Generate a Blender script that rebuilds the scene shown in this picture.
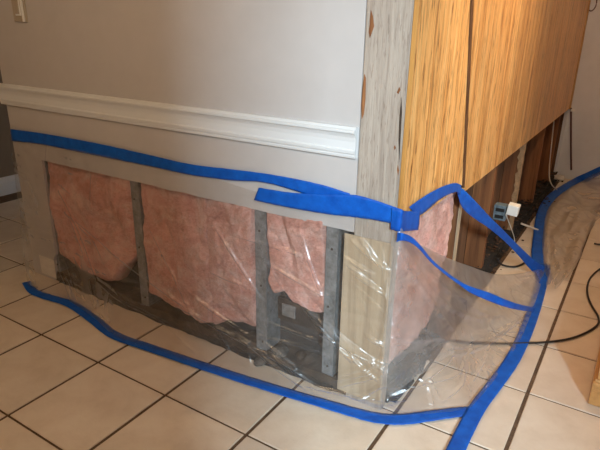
import bpy, bmesh, math, random
from mathutils import Vector, Matrix, noise
random.seed(7)
scene = bpy.context.scene
for o in list(bpy.data.objects): bpy.data.objects.remove(o)
C = scene.collection

# ------------------------------------------------------------------ camera
F_PX, PITCH, YAW, ROLL = 546.165, 0.357397, -0.558288, 0.0168212
CAM_H = 1.15
fw = Vector((math.cos(PITCH)*math.sin(YAW), math.cos(PITCH)*math.cos(YAW), -math.sin(PITCH)))
rt = fw.cross(Vector((0, 0, 1))).normalized(); up = rt.cross(fw)
rt, up = math.cos(ROLL)*rt + math.sin(ROLL)*up, -math.sin(ROLL)*rt + math.cos(ROLL)*up
cam_d = bpy.data.cameras.new('camera'); cam = bpy.data.objects.new('camera', cam_d); C.objects.link(cam)
cam_d.sensor_width = 36; cam_d.lens = F_PX/600*36; cam_d.clip_start = 0.02
M4 = Matrix((rt, up, -fw)).transposed().to_4x4(); M4.translation = Vector((0, 0, CAM_H))
cam.matrix_world = M4
scene.camera = cam

# ------------------------------------------------------------------ world, lights, exposure
w = bpy.data.worlds.new('world'); scene.world = w; w.use_nodes = True
bg = w.node_tree.nodes['Background']; bg.inputs[0].default_value = (0.75, 0.86, 1, 1)
bg.inputs[1].default_value = 2.5
def area(name, loc, target, sx, sy, energy, col):
    d = bpy.data.lights.new(name, 'AREA'); d.shape = 'RECTANGLE'; d.size = sx; d.size_y = sy
    d.energy = energy; d.color = col
    o = bpy.data.objects.new(name, d); C.objects.link(o); o.location = loc
    o.rotation_euler = (Vector(target)-Vector(loc)).to_track_quat('-Z', 'Y').to_euler()
    return o
DAY = area('daylight', (2.6, -3.0, 2.9), (-0.4, 1.3, 0.5), 0.42, 0.9, 485, (0.70, 0.88, 1.0))
vs = scene.view_settings
vs.view_transform = 'Standard'; vs.look = 'None'; vs.gamma = 1; vs.use_curve_mapping = False
vs.exposure = 0.0

# ------------------------------------------------------------------ pixel -> place
def ray(x, y): return fw*F_PX + rt*(x-300) - up*(y-225)
def onz(x, y, z=0.0): d = ray(x, y); return Vector((0, 0, CAM_H)) + d*((z-CAM_H)/d.z)
def ony(x, y, Y): d = ray(x, y); return Vector((0, 0, CAM_H)) + d*(Y/d.y)
def onx(x, y, X): d = ray(x, y); return Vector((0, 0, CAM_H)) + d*(X/d.x)
def proj(p):
    q = p-Vector((0, 0, CAM_H)); k = q.dot(fw)
    return (300+F_PX*q.dot(rt)/k, 225-F_PX*q.dot(up)/k)

# ------------------------------------------------------------------ materials
MATS = {}
class NT:
    def __init__(s, name):
        s.m = bpy.data.materials.new(name); s.m.use_nodes = True; s.t = s.m.node_tree
        s.b = s.t.nodes['Principled BSDF']; s.out = s.t.nodes['Material Output']; MATS[name] = s.m
    def n(s, typ, **kw):
        x = s.t.nodes.new(typ)
        for k, v in kw.items():
            if k in x.inputs: x.inputs[k].default_value = v
            else: setattr(x, k, v)
        return x
    def l(s, a, b): s.t.links.new(a, b)
    def coords(s, scale=(1, 1, 1), kind='Object'):
        c = s.n('ShaderNodeTexCoord'); mp = s.n('ShaderNodeMapping'); mp.inputs['Scale'].default_value = scale
        s.l(c.outputs[kind], mp.inputs[0]); return mp.outputs[0]
    def noise(s, vec, scale, detail=4, rough=0.55, dist=0.0):
        x = s.n('ShaderNodeTexNoise'); x.inputs['Scale'].default_value = scale; x.inputs['Detail'].default_value = detail
        x.inputs['Roughness'].default_value = rough; x.inputs['Distortion'].default_value = dist
        s.l(vec, x.inputs['Vector']); return x.outputs[0]
    def ramp(s, fac, stops, interp='LINEAR'):
        r = s.n('ShaderNodeValToRGB'); e = r.color_ramp; e.interpolation = interp
        while len(e.elements) < len(stops): e.elements.new(0.5)
        for el, (p, c) in zip(e.elements, stops): el.position = p; el.color = (*c, 1)
        s.l(fac, r.inputs[0]); return r.outputs[0]
    def mix(s, a, b, fac=0.5, mode='MIX'):
        x = s.n('ShaderNodeMix', data_type='RGBA', blend_type=mode)
        for sock, v in ((x.inputs[6], a), (x.inputs[7], b)):
            if isinstance(v, tuple): sock.default_value = (*v, 1)
            else: s.l(v, sock)
        if isinstance(fac, float): x.inputs[0].default_value = fac
        else: s.l(fac, x.inputs[0])
        return x.outputs[2]
    def bump(s, h, strength, dist=0.01):
        x = s.n('ShaderNodeBump'); x.inputs['Strength'].default_value = strength; x.inputs['Distance'].default_value = dist
        s.l(h, x.inputs['Height']); s.l(x.outputs[0], s.b.inputs['Normal']); return x
    def col(s, c):
        if isinstance(c, tuple): s.b.inputs['Base Color'].default_value = (*c, 1)
        else: s.l(c, s.b.inputs['Base Color'])
    def rough(s, r): s.b.inputs['Roughness'].default_value = r
    def rand(s, lo, hi):
        oi = s.n('ShaderNodeObjectInfo'); mr = s.n('ShaderNodeMapRange'); mr.inputs[3].default_value = lo; mr.inputs[4].default_value = hi
        s.l(oi.outputs['Random'], mr.inputs[0]); cc = s.n('ShaderNodeCombineColor')
        for i in range(3): s.l(mr.outputs[0], cc.inputs[i])
        return cc.outputs[0]

def simple(name, c, rough=0.6, nscale=0, namt=0.15, bump=0, metal=0):
    t = NT(name); t.rough(rough); t.b.inputs['Metallic'].default_value = metal
    if nscale:
        v = t.coords(); f = t.noise(v, nscale, 5, 0.6)
        t.col(t.ramp(f, [(0.3, tuple(k*(1-namt) for k in c)), (0.7, tuple(min(1, k*(1+namt)) for k in c))]))
        if bump: t.bump(f, bump, 0.004)
    else: t.col(c)
    return t.m

simple('wall_paint', (0.52, 0.495, 0.48), 0.55, 9, 0.03, 0.05)
simple('back_wall_paint', (0.70, 0.70, 0.70), 0.7, 6, 0.05)
simple('ceiling_paint', (0.55, 0.50, 0.43), 0.9)
simple('plain_wall', (0.36, 0.27, 0.18), 0.8)
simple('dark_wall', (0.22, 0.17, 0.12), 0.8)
simple('trim_white', (0.70, 0.715, 0.72), 0.35)
simple('gypsum', (0.62, 0.57, 0.50), 0.9, 60, 0.2, 0.3)
simple('unpainted_drywall', (0.80, 0.76, 0.68), 0.9, 30, 0.12)
simple('switch_plate', (0.42, 0.36, 0.28), 0.3)
simple('switch_white', (0.85, 0.85, 0.82), 0.3)
simple('grout', (0.11, 0.065, 0.035), 0.95, 40, 0.4, 0.4)
simple('mould_black', (0.016, 0.013, 0.011), 0.95, 14, 0.7, 0.6)
simple('rot_wood', (0.045, 0.030, 0.020), 0.95, 18, 0.75, 0.8)
simple('cable_black', (0.012, 0.011, 0.011), 0.45)
simple('cable_white', (0.75, 0.70, 0.60), 0.5)
simple('cable_brown', (0.09, 0.025, 0.018), 0.5)
simple('box_metal', (0.16, 0.21, 0.24), 0.5, 60, 0.4, 0, 0.3)
simple('device_white', (0.80, 0.78, 0.72), 0.4)
simple('rubble_grey', (0.09, 0.08, 0.07), 0.9, 40, 0.4, 0.4)
simple('plate_grey', (0.19, 0.185, 0.175), 0.7, 60, 0.4)
simple('debris', (0.075, 0.038, 0.02), 0.95, 30, 0.5, 0.5)
simple('paper_torn', (0.40, 0.25, 0.13), 0.9, 40, 0.3)
simple('lamp_metal', (0.6, 0.6, 0.58), 0.4)

def wood(name, dark, mid, light, scale, grain_axis='Z', rough=0.5, streak=0.5, rnd=(0.85, 1.12), bump=0.25, fleck=0.0):
    t = NT(name); t.rough(rough)
    ax = {'X': (0.05, 1, 1), 'Y': (1, 0.05, 1), 'Z': (1, 1, 0.05)}[grain_axis]
    v = t.coords(ax)
    oi = t.n('ShaderNodeObjectInfo'); ad = t.n('ShaderNodeVectorMath', operation='ADD'); sc = t.n('ShaderNodeVectorMath', operation='SCALE')
    cb = t.n('ShaderNodeCombineXYZ')
    for i in range(3): t.l(oi.outputs['Random'], cb.inputs[i])
    t.l(cb.outputs[0], sc.inputs[0]); sc.inputs['Scale'].default_value = 31.7
    t.l(v, ad.inputs[0]); t.l(sc.outputs[0], ad.inputs[1]); v = ad.outputs[0]
    a = t.noise(v, scale, 6, 0.62, 0.4); b = t.noise(v, scale*3.4, 4, 0.7)
    c1 = t.ramp(a, [(0.28, dark), (0.48, mid), (0.72, light)])
    st = t.ramp(b, [(0.36, (0.35, 0.30, 0.26)), (0.5, (1, 1, 1))])
    c2 = t.mix(c1, st, streak, 'MULTIPLY')
    if fleck:
        ax2 = {'X': (0.13, 1, 1), 'Y': (1, 0.13, 1), 'Z': (1, 1, 0.13)}[grain_axis]
        fl_ = t.noise(t.coords(ax2), scale*3.2, 3, 0.6)
        c2 = t.mix(c2, t.ramp(fl_, [(0.33, (0.22, 0.12, 0.06)), (0.42, (1, 1, 1))]), fleck, 'MULTIPLY')
    c3 = t.mix(c2, t.rand(*rnd), 1.0, 'MULTIPLY')
    t.col(c3); t.bump(b, bump, 0.003)
    return t
wood('panel_wood', (0.42, 0.15, 0.032), (0.78, 0.405, 0.13), (0.92, 0.58, 0.24), 30, rough=0.36, streak=0.75, rnd=(0.82, 1.1), fleck=0.8)
wood('post_wood', (0.30, 0.245, 0.20), (0.41, 0.345, 0.285), (0.50, 0.435, 0.365), 55, rough=0.8, streak=0.3, rnd=(0.98, 1.0), bump=0.6, fleck=0.35)
wood('stud_wood', (0.11, 0.036, 0.011), (0.22, 0.082, 0.026), (0.32, 0.135, 0.045), 16, rough=0.8, streak=0.5)
wood('fresh_wood', (0.40, 0.29, 0.18), (0.52, 0.40, 0.265), (0.61, 0.49, 0.345), 16, rough=0.7, streak=0.3)
wood('edge_wood', (0.40, 0.17, 0.045), (0.55, 0.27, 0.07), (0.62, 0.34, 0.11), 20, rough=0.5, streak=0.4)
wood('sheathing_wood', (0.07, 0.032, 0.014), (0.15, 0.07, 0.03), (0.23, 0.115, 0.05), 12, rough=0.9, streak=0.6)
wood('furniture_wood', (0.45, 0.22, 0.07), (0.60, 0.33, 0.12), (0.70, 0.42, 0.18), 14, 'Y', rough=0.4, streak=0.3)

wood('seam_shade', (0.05, 0.018, 0.006), (0.11, 0.045, 0.015), (0.17, 0.075, 0.027), 30, rough=0.6, streak=0.4)  # dark tone stands for the shade in the panel gap
# splinter wear of the post: torn brown wood
wood('torn_wood', (0.10, 0.035, 0.012), (0.24, 0.09, 0.03), (0.36, 0.16, 0.06), 40, rough=0.9, streak=0.6)

t = NT('tile'); t.rough(0.38)
v = t.coords(); g = t.noise(v, 7, 6, 0.6, 0.3); f = t.noise(v, 55, 4, 0.6)
c = t.ramp(g, [(0.25, (0.60, 0.49, 0.375)), (0.5, (0.70, 0.595, 0.475)), (0.75, (0.76, 0.67, 0.55))])
t.col(t.mix(c, t.rand(0.92, 1.05), 1.0, 'MULTIPLY')); t.bump(f, 0.18, 0.004)

t = NT('blue_tape'); t.rough(0.42)
v = t.coords(); g = t.noise(v, 30, 4, 0.6)
t.col(t.ramp(g, [(0.3, (0.003, 0.072, 0.39)), (0.7, (0.006, 0.12, 0.55))])); t.bump(t.noise(v, 160, 3), 0.15, 0.002)
t.b.inputs['Specular IOR Level'].default_value = 0.3

t = NT('galvanised'); t.rough(0.42); t.b.inputs['Metallic'].default_value = 0.35
v = t.coords(); vo = t.n('ShaderNodeTexVoronoi'); vo.inputs['Scale'].default_value = 120; t.l(v, vo.inputs[0])
g = t.noise(v, 25, 5, 0.7)
c = t.ramp(g, [(0.3, (0.14, 0.15, 0.15)), (0.7, (0.40, 0.43, 0.445))])
t.col(t.mix(c, t.ramp(vo.outputs['Color'], [(0, (0.6, 0.6, 0.6)), (1, (1, 1, 1))]), 0.5, 'MULTIPLY'))

t = NT('pink_insulation'); t.rough(1.0); t.b.inputs['Specular IOR Level'].default_value = 0.05
v = t.coords(); g = t.noise(v, 11, 7, 0.68, 0.8); f = t.noise(v, 90, 4, 0.7, 1.5)
c = t.ramp(g, [(0.25, (0.70, 0.28, 0.21)), (0.5, (0.88, 0.48, 0.39)), (0.72, (0.93, 0.67, 0.59))])
c = t.mix(c, t.ramp(f, [(0.3, (0.62, 0.52, 0.50)), (0.55, (1, 1, 1))]), 0.55, 'MULTIPLY')
dirt = t.noise(v, 5.5, 5, 0.7, 1.2); fib = t.noise(t.coords((1, 1, 2.6)), 34, 5, 0.75, 2.2)
c = t.mix(c, t.ramp(dirt, [(0.36, (0.50, 0.36, 0.30)), (0.52, (1, 1, 1))]), 0.55, 'MULTIPLY')
c = t.mix(c, t.ramp(fib, [(0.34, (0.60, 0.42, 0.36)), (0.50, (1, 1, 1))]), 0.55, 'MULTIPLY')
c = t.mix(c, t.rand(0.90, 1.06), 1.0, 'MULTIPLY')
t.col(c); t.bump(t.mix(f, fib, 0.6), 1.0, 0.012)
t.b.inputs['Sheen Weight'].default_value = 0.2

t = NT('sheathing_black'); t.rough(0.8)
v = t.coords(); g = t.noise(v, 8, 6, 0.7, 0.5)
t.col(t.ramp(g, [(0.3, (0.014, 0.013, 0.013)), (0.6, (0.05, 0.045, 0.042)), (0.8, (0.11, 0.10, 0.09))]))

def plastic(name, milk, tint, gl, wrinkle=0.8):
    t = NT(name); nt = t.t; nt.nodes.remove(t.b)
    v = t.coords(); g = t.noise(v, 6, 5, 0.6, 1.0)
    c_ = t.n('ShaderNodeTexCoord'); mp = t.n('ShaderNodeMapping'); mp.inputs['Rotation'].default_value = (0, math.radians(-42), math.radians(20)); mp.inputs['Scale'].default_value = (2.2, 9, 12)
    t.l(c_.outputs['Object'], mp.inputs[0])
    rg = t.n('ShaderNodeTexNoise', noise_type='RIDGED_MULTIFRACTAL'); rg.inputs['Scale'].default_value = 1.6; rg.inputs['Detail'].default_value = 3; rg.inputs['Roughness'].default_value = 0.5; rg.inputs['Distortion'].default_value = 0.5
    t.l(mp.outputs[0], rg.inputs['Vector'])
    bp = t.n('ShaderNodeBump'); bp.inputs['Strength'].default_value = wrinkle; bp.inputs['Distance'].default_value = 0.012; t.l(rg.outputs[0], bp.inputs['Height'])
    tr = t.n('ShaderNodeBsdfTransparent'); tr.inputs[0].default_value = (*tint, 1)
    di = t.n('ShaderNodeBsdfDiffuse'); di.inputs[0].default_value = (0.85, 0.84, 0.82, 1)
    tl = t.n('ShaderNodeBsdfTranslucent'); tl.inputs[0].default_value = (0.85, 0.84, 0.82, 1)
    m0 = t.n('ShaderNodeMixShader'); m0.inputs[0].default_value = 0.5; t.l(di.outputs[0], m0.inputs[1]); t.l(tl.outputs[0], m0.inputs[2])
    gl_ = t.n('ShaderNodeBsdfGlossy'); gl_.inputs['Roughness'].default_value = gl; gl_.inputs[0].default_value = (1, 1, 1, 1); t.l(bp.outputs[0], gl_.inputs['Normal'])
    mr = t.n('ShaderNodeMapRange'); t.l(g, mr.inputs[0]); mr.inputs[1].default_value = 0.3; mr.inputs[2].default_value = 0.75
    mr.inputs[3].default_value = milk*0.55; mr.inputs[4].default_value = milk*1.6
    m1 = t.n('ShaderNodeMixShader'); t.l(mr.outputs[0], m1.inputs[0]); t.l(tr.outputs[0], m1.inputs[1]); t.l(m0.outputs[0], m1.inputs[2])
    fr = t.n('ShaderNodeFresnel'); fr.inputs[0].default_value = 1.42; t.l(bp.outputs[0], fr.inputs['Normal'])
    fm = t.n('ShaderNodeMath', operation='MULTIPLY', use_clamp=True); fm.inputs[1].default_value = 2.3; t.l(fr.outputs[0], fm.inputs[0])  # two faces of the film
    m2 = t.n('ShaderNodeMixShader'); fc = t.n('ShaderNodeMath', operation='MINIMUM'); fc.inputs[1].default_value = 0.26; t.l(fm.outputs[0], fc.inputs[0])
    t.l(fc.outputs[0], m2.inputs[0]); t.l(m1.outputs[0], m2.inputs[1]); t.l(gl_.outputs[0], m2.inputs[2])
    t.l(m2.outputs[0], t.out.inputs[0])
plastic('plastic_film', 0.062, (0.985, 0.98, 0.975), 0.32)
plastic('plastic_film_double', 0.17, (0.97, 0.965, 0.955), 0.32)
plastic('plastic_film_folded', 0.15, (0.93, 0.91, 0.88), 0.3)

t = NT('lamp_glow'); t.b.inputs['Emission Color'].default_value = (1, 0.72, 0.42, 1); t.b.inputs['Emission Strength'].default_value = 6

# ------------------------------------------------------------------ mesh helpers
def obj(name, me, mat=None, parent=None):
    o = bpy.data.objects.new(name, me); C.objects.link(o)
    if mat and not me.materials: me.materials.append(MATS[mat])
    if parent: o.parent = parent
    return o
def pyd(name, verts, faces, mat, parent=None, smooth=False):
    me = bpy.data.meshes.new(name); me.from_pydata([tuple(v) for v in verts], [], faces); me.update()
    if smooth:
        for p in me.polygons: p.use_smooth = True
    return obj(name, me, mat, parent)
def bmo(name, bm, mat, parent=None, smooth=False):
    bmesh.ops.recalc_face_normals(bm, faces=bm.faces)
    me = bpy.data.meshes.new(name); bm.to_mesh(me); bm.free()
    if smooth:
        for p in me.polygons: p.use_smooth = True
    return obj(name, me, mat, parent)
def add_box(bm, x0, x1, y0, y1, z0, z1, bev=0.0):
    r = bmesh.ops.create_cube(bm, size=1)
    for q in r['verts']:
        q.co = Vector(((x0+x1)/2+q.co.x*(x1-x0), (y0+y1)/2+q.co.y*(y1-y0), (z0+z1)/2+q.co.z*(z1-z0)))
    if bev:
        es = list({e for q in r['verts'] for e in q.link_edges})
        bmesh.ops.bevel(bm, geom=es, offset=bev, segments=2, affect='EDGES', profile=0.6)
def box(name, x0, x1, y0, y1, z0, z1, mat, parent=None, bev=0.0):
    """a box whose object origin is at the centre of its base"""
    cx, cy, cz = (x0+x1)/2, (y0+y1)/2, z0
    bm = bmesh.new(); add_box(bm, x0-cx, x1-cx, y0-cy, y1-cy, 0, z1-z0, bev)
    o = bmo(name, bm, mat, parent); o.location = (cx, cy, cz)
    if parent: o.location = Vector(o.location)-parent.location
    return o
def tag(o, label, cat, group=None, kind=None):
    o['label'] = label; o['category'] = cat
    if group: o['group'] = group
    if kind: o['kind'] = kind
    return o
def struct(o, label=None, cat=None):
    o['kind'] = 'structure'
    if label: o['label'] = label
    if cat: o['category'] = cat
    return o
def empty(name, loc, label, cat, group=None):
    o = bpy.data.objects.new(name, None); C.objects.link(o); o.location = loc; o.empty_display_size = 0.05
    return tag(o, label, cat, group)
def prism(name, outline, axis, a, b, mat, parent=None):
    """outline in the two other axes, extruded along axis from a to b"""
    n = len(outline); V = []
    for k in (a, b):
        for (p, q) in outline:
            V.append({'x': (k, p, q), 'y': (p, k, q), 'z': (p, q, k)}[axis])
    bm = bmesh.new(); vs_ = [bm.verts.new(v) for v in V]
    bm.faces.new(vs_[:n]); bm.faces.new(vs_[n:][::-1])
    for i in range(n): bm.faces.new((vs_[i], vs_[(i+1) % n], vs_[n+(i+1) % n], vs_[n+i]))
    return bmo(name, bm, mat, parent)
def catmull(pts, n):
    pts = [Vector(p) for p in pts]
    P = [pts[0]*2-pts[1]]+pts+[pts[-1]*2-pts[-2]]; out = []
    for i in range(1, len(P)-2):
        for k in range(n):
            t = k/n; a, b, c, d = P[i-1], P[i], P[i+1], P[i+2]
            out.append(0.5*((2*b)+(c-a)*t+(2*a-5*b+4*c-d)*t*t+(3*b-a-3*c+d)*t**3))
    out.append(pts[-1]); return out
def tube(name, pts, r, mat, parent=None, n=8, sm=6):
    P = catmull(pts, sm); V = []; Fc = []
    u = Vector((0, 0, 1))
    for i, p in enumerate(P):
        d = (P[min(i+1, len(P)-1)]-P[max(i-1, 0)]).normalized()
        s = d.cross(u)
        if s.length < 1e-3: s = d.cross(Vector((1, 0, 0)))
        s.normalize(); q = s.cross(d)
        for k in range(n):
            a = 2*math.pi*k/n; V.append(p+s*math.cos(a)*r+q*math.sin(a)*r)
    for i in range(len(P)-1):
        for k in range(n): Fc.append((i*n+k, i*n+(k+1) % n, (i+1)*n+(k+1) % n, (i+1)*n+k))
    Fc.append(tuple(range(n))[::-1]); Fc.append(tuple((len(P)-1)*n+k for k in range(n)))
    return pyd(name, V, Fc, mat, parent, True)
def nz(*a): return noise.noise(Vector(a))
def fbm(x, y, z, o=4): return noise.fractal(Vector((x, y, z)), 0.9, 2.0, o)

# ------------------------------------------------------------------ dimensions
YW = 1.340           # face of the left wall
XR = -0.513          # face of the panelled wall
XL = -2.335          # free end of the left wall
YB = 4.730           # back wall
CUT = 0.577          # height where the drywall was cut away
H = 2.50
XFAR = -3.62         # wall of the room beyond
XE = 3.0; YF = -1.0

# ------------------------------------------------------------------ room shell
floor = struct(box('floor', XFAR-0.1, XE+0.1, YF-0.1, YB+2.0, -0.06, -0.004, 'grout'), 'beige ceramic tile floor with dark brown grout joints', 'floor')
struct(box('ceiling', XFAR-0.1, XE+0.1, YF-0.1, YB+2.0, H, H+0.1, 'ceiling_paint'), 'plain white ceiling above the rooms', 'ceiling')
struct(box('wall_back', XR-0.02, XE, YB, YB+0.1, 0, H, 'back_wall_paint'), 'greyish beige wall at the far end of the panelled wall', 'wall')
struct(box('wall_right', XE, XE+0.1, YF, YB, 0, H, 'plain_wall'), 'plain beige side wall of the room', 'wall')
struct(box('wall_far_left', XFAR-0.1, XFAR, YF, YB+2.0, 0, H, 'dark_wall'), 'dark brown wall of the room beyond the wall end', 'wall')
struct(box('wall_far_end', XFAR, XR-0.12, YB+1.9, YB+2.0, 0, H, 'dark_wall'), 'far end wall of the dark room beyond', 'wall')
# unseen wall behind the camera, its opening shaped to cut the daylight, at x 0.92..1.56
wf = struct(box('wall_front', XFAR, 0.92, YF-0.1, YF, 0, H, 'plain_wall'), 'plain beige unseen wall, edged to keep daylight off the left side', 'wall')
struct(box('wall_front_jamb', 1.57, XE, YF-0.1, YF, 0, H, 'plain_wall'), 'unseen wall piece placed to end the daylight along the panelling', 'wall')
struct(box('wall_front_header', 0.92, 1.57, YF-0.1, YF, 2.38, H, 'plain_wall'), 'unseen wall strip above the shaped daylight opening', 'wall')

# floor tiles
TX0, TPX, TY0, TPY = -0.151, 0.3318, 0.687, 0.3355
def tile_mesh(gx, gy):
    bm = bmesh.new(); a, b = (TPX-gx)/2, (TPY-gy)/2
    add_box(bm, -a, a, -b, b, -0.006, 0.0)
    top = [e for e in bm.edges if all(q.co.z > -0.001 for q in e.verts)]
    bmesh.ops.bevel(bm, geom=top, offset=0.0022, segments=1, affect='EDGES')
    me = bpy.data.meshes.new('tile'); bm.to_mesh(me); bm.free(); me.materials.append(MATS['tile']); return me
tm = tile_mesh(0.0115, 0.0075)
far = bmesh.new()
for i in range(-11, 10):
    for j in range(-5, 18):
        cx, cy = TX0+(i+0.5)*TPX, TY0+(j+0.5)*TPY
        if cx < XFAR+0.1 or cx > XE-0.1 or cy > YB+1.7 or cy < YF+0.1: continue
        hid = (cx-0.17 < XR-0.1 and cy > YW+0.3 and cx > XL+0.3)
        if hid: continue
        near = cx < 1.3 and cy > -0.2 and cy < YB and not (cx < -2.4 and cy > 3.2)
        if near:
            o = bpy.data.objects.new('tile', tm); C.objects.link(o); o.parent = floor
            o.location = Vector((cx, cy, random.uniform(-0.0008, 0.0004)))-floor.location
        else:
            a, b = (TPX-0.009)/2, (TPY-0.008)/2
            add_box(far, cx-a, cx+a, cy-b, cy+b, -0.006, 0.0)
fo = bmo('outlying_tiles', far, 'tile'); fo.parent = floor; fo.location = -Vector(floor.location); fo['kind'] = 'stuff'

# baseboard of the room beyond
bbo = [(XFAR, 0), (XFAR+0.016, 0), (XFAR+0.016, 0.085), (XFAR+0.010, 0.098), (XFAR+0.006, 0.118), (XFAR, 0.122)]
struct(prism('baseboard_far_left', [(p, q) for p, q in bbo], 'y', -0.9, YB+1.9, 'trim_white'), 'white baseboard of the dark room beyond the wall end', 'baseboard')

# ------------------------------------------------------------------ left wall
XH = -2.142           # left end of the opening cut into the drywall
pts = [(XL, 0.0), (XH-0.03, 0.0), (XH-0.018, 0.12)]
for k in range(12):
    z = 0.14+k*0.036; pts.append((XH+0.003*nz(k*1.7, 3, 1), z))
x = XH
while x < -0.657:
    pts.append((x, CUT+0.004*nz(x*14, 1, 2)+0.003*nz(x*60, 5, 2))); x += 0.022
pts += [(-0.652, CUT), (-0.652, H), (XL, H)]
wl = struct(prism('wall_left', pts, 'y', YW, YW+0.0127, 'wall_paint'), 'beige painted drywall cut away along its lower part', 'wall')
struct(box('wall_left_rear', XL, XR-0.12, YW+0.1, YW+0.1127, 0, H, 'sheathing_black'), 'blackened rear sheathing behind the open wall cavity', 'wall')
struct(box('wall_left_end', XL, XL+0.0127, YW+0.0127, YW+0.1, 0, H, 'wall_paint'), 'narrow painted end of the beige wall', 'wall')
# bare strip where a baseboard was taken off
s = box('bare_patch', XL+0.06, XH-0.022, YW-0.0012, YW, 0.012, 0.105, 'unpainted_drywall', None); s.parent = wl

# chair rail
zr0, zr1 = 0.796, 0.883
prof = [(0, zr0), (-0.010, zr0), (-0.012, zr0+0.006), (-0.012, zr0+0.011), (-0.016, zr0+0.014), (-0.017, zr0+0.022), (-0.013, zr0+0.026),
        (-0.012, zr0+0.046), (-0.014, zr0+0.058), (-0.019, zr0+0.068), (-0.024, zr0+0.072), (-0.024, zr0+0.078), (-0.018, zr0+0.081), (-0.016, zr1-0.003), (-0.014, zr1), (0, zr1)]
r = struct(prism('trim_1', [(YW+p, q) for p, q in prof], 'x', XL-0.022, -0.655, 'trim_white'), 'white moulded chair rail across the beige wall', 'chair rail')

# switch plate
sp = empty('light_switch', (-2.13, YW, 1.129), 'beige switch plate with a white switch at top left of the wall', 'light switch')
box('plate', -2.172, -2.088, YW-0.006, YW, 1.129, 1.247, 'switch_plate', sp, 0.002)
box('switch_frame', -2.152, -2.118, YW-0.009, YW-0.006, 1.152, 1.224, 'switch_white', sp, 0.001)
box('rocker', -2.147, -2.123, YW-0.013, YW-0.009, 1.158, 1.218, 'switch_plate', sp, 0.002)
box('slider', -2.106, -2.098, YW-0.013, YW-0.006, 1.131, 1.235, 'switch_white', sp, 0.0015)

# ------------------------------------------------------------------ corner post (grey weathered 2x6)
post = empty('corner_post', ((-0.651-0.526)/2, YW+0.02, 0), 'grey weathered wooden corner post beside the panelling', 'post')
PX0, PX1 = -0.651, -0.5255
bm = bmesh.new(); add_box(bm, PX0+0.5885, PX1+0.5885, YW-0.001-(YW+0.02), YW+0.038-(YW+0.02), 0.0, H)
bmesh.ops.bevel(bm, geom=[e for e in bm.edges if abs(e.verts[0].co.z-e.verts[1].co.z) > 1], offset=0.003, segments=2, affect='EDGES')
bmo('timber', bm, 'post_wood', post)
def splinter(outline_px, depth=0.0015, mat='torn_wood'):
    V = [ony(x, y, YW-0.001) for x, y in outline_px]; n = len(V); off = Vector(post.location)
    W_ = [v+Vector((0, -depth, 0))-off for v in V]; B_ = [v-off+Vector((0, 0.002, 0)) for v in V]
    pyd('split', W_+B_, [tuple(range(n))]+[(i, (i+1) % n, n+(i+1) % n, n+i) for i in range(n)], mat, post)
splinter([(371, 10), (373, 16), (374.2, 26), (371.8, 33), (370, 38), (368.9, 32), (370, 24), (370.6, 15)])
splinter([(364.6, 74), (366.0, 78), (365.6, 98), (364, 114), (362, 119), (361.6, 105), (363, 86)])
splinter([(399.5, 87), (400.6, 90), (398.5, 94), (397, 92.5)])
splinter([(395, 145), (396, 148), (394.8, 150), (394, 147)])
splinter([(398, 165), (399, 170), (398.4, 175), (397.2, 170)])
splinter([(401.5, 97), (402, 112), (400.5, 140), (399.3, 160), (398.6, 140), (399.6, 115)], 0.001, 'rot_wood')
# lower stud doubled behind the post, paler wood seen through the film
tag(box('wood_board', -0.6800, -0.5265, YW-0.0048, YW-0.0015, 0.02, 0.570, 'fresh_wood', None, 0.002), 'short pale timber board covering the foot of the grey corner post', 'board')

# ------------------------------------------------------------------ metal studs in the left wall
def metal_stud(x0, x1, label, twist=0.0):
    t_ = 0.0016
    e = empty('metal_stud', ((x0+x1)/2, YW+0.05, 0.03), label, 'stud', 'metal studs in the open wall')
    cx = (x0+x1)/2
    def bx_(n, a, b, c, d, z0, z1): box(n, a, b, c, d, z0, z1, 'galvanised', e)
    bx_('flange', x0, x1, YW+0.0135, YW+0.0135+t_, 0.03, CUT+0.3)
    bx_('rear_flange', x0, x1, YW+0.097, YW+0.097+t_, 0.03, CUT+0.3)
    bx_('web', x1-t_, x1, YW+0.0135+t_, YW+0.097, 0.03, CUT+0.3)
    bx_('lip', x0, x0+t_, YW+0.0135+t_, YW+0.024, 0.03, CUT+0.3)
    # screws
    for z in (0.08, 0.30, 0.50):
        bm = bmesh.new(); bmesh.ops.create_cone(bm, cap_ends=True, segments=10, radius1=0.004, radius2=0.003, depth=0.003)
        s_ = bmo('screw', bm, 'rot_wood', e); s_.rotation_euler = (math.pi/2, 0, 0); s_.location = Vector((cx+random.uniform(-.006, .006), YW+0.012, z))-Vector(e.location)
    return e
metal_stud(-1.612, -1.568, 'rusty grey metal stud between the first two pink batts')
metal_stud(-1.021, -0.976, 'grey metal stud in the middle of the open wall')
metal_stud(-0.750, -0.709, 'bluish grey metal stud next to the pale timber board')
metal_stud(XH-0.045, XH-0.004, 'metal stud half hidden by drywall at the wall end')
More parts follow.
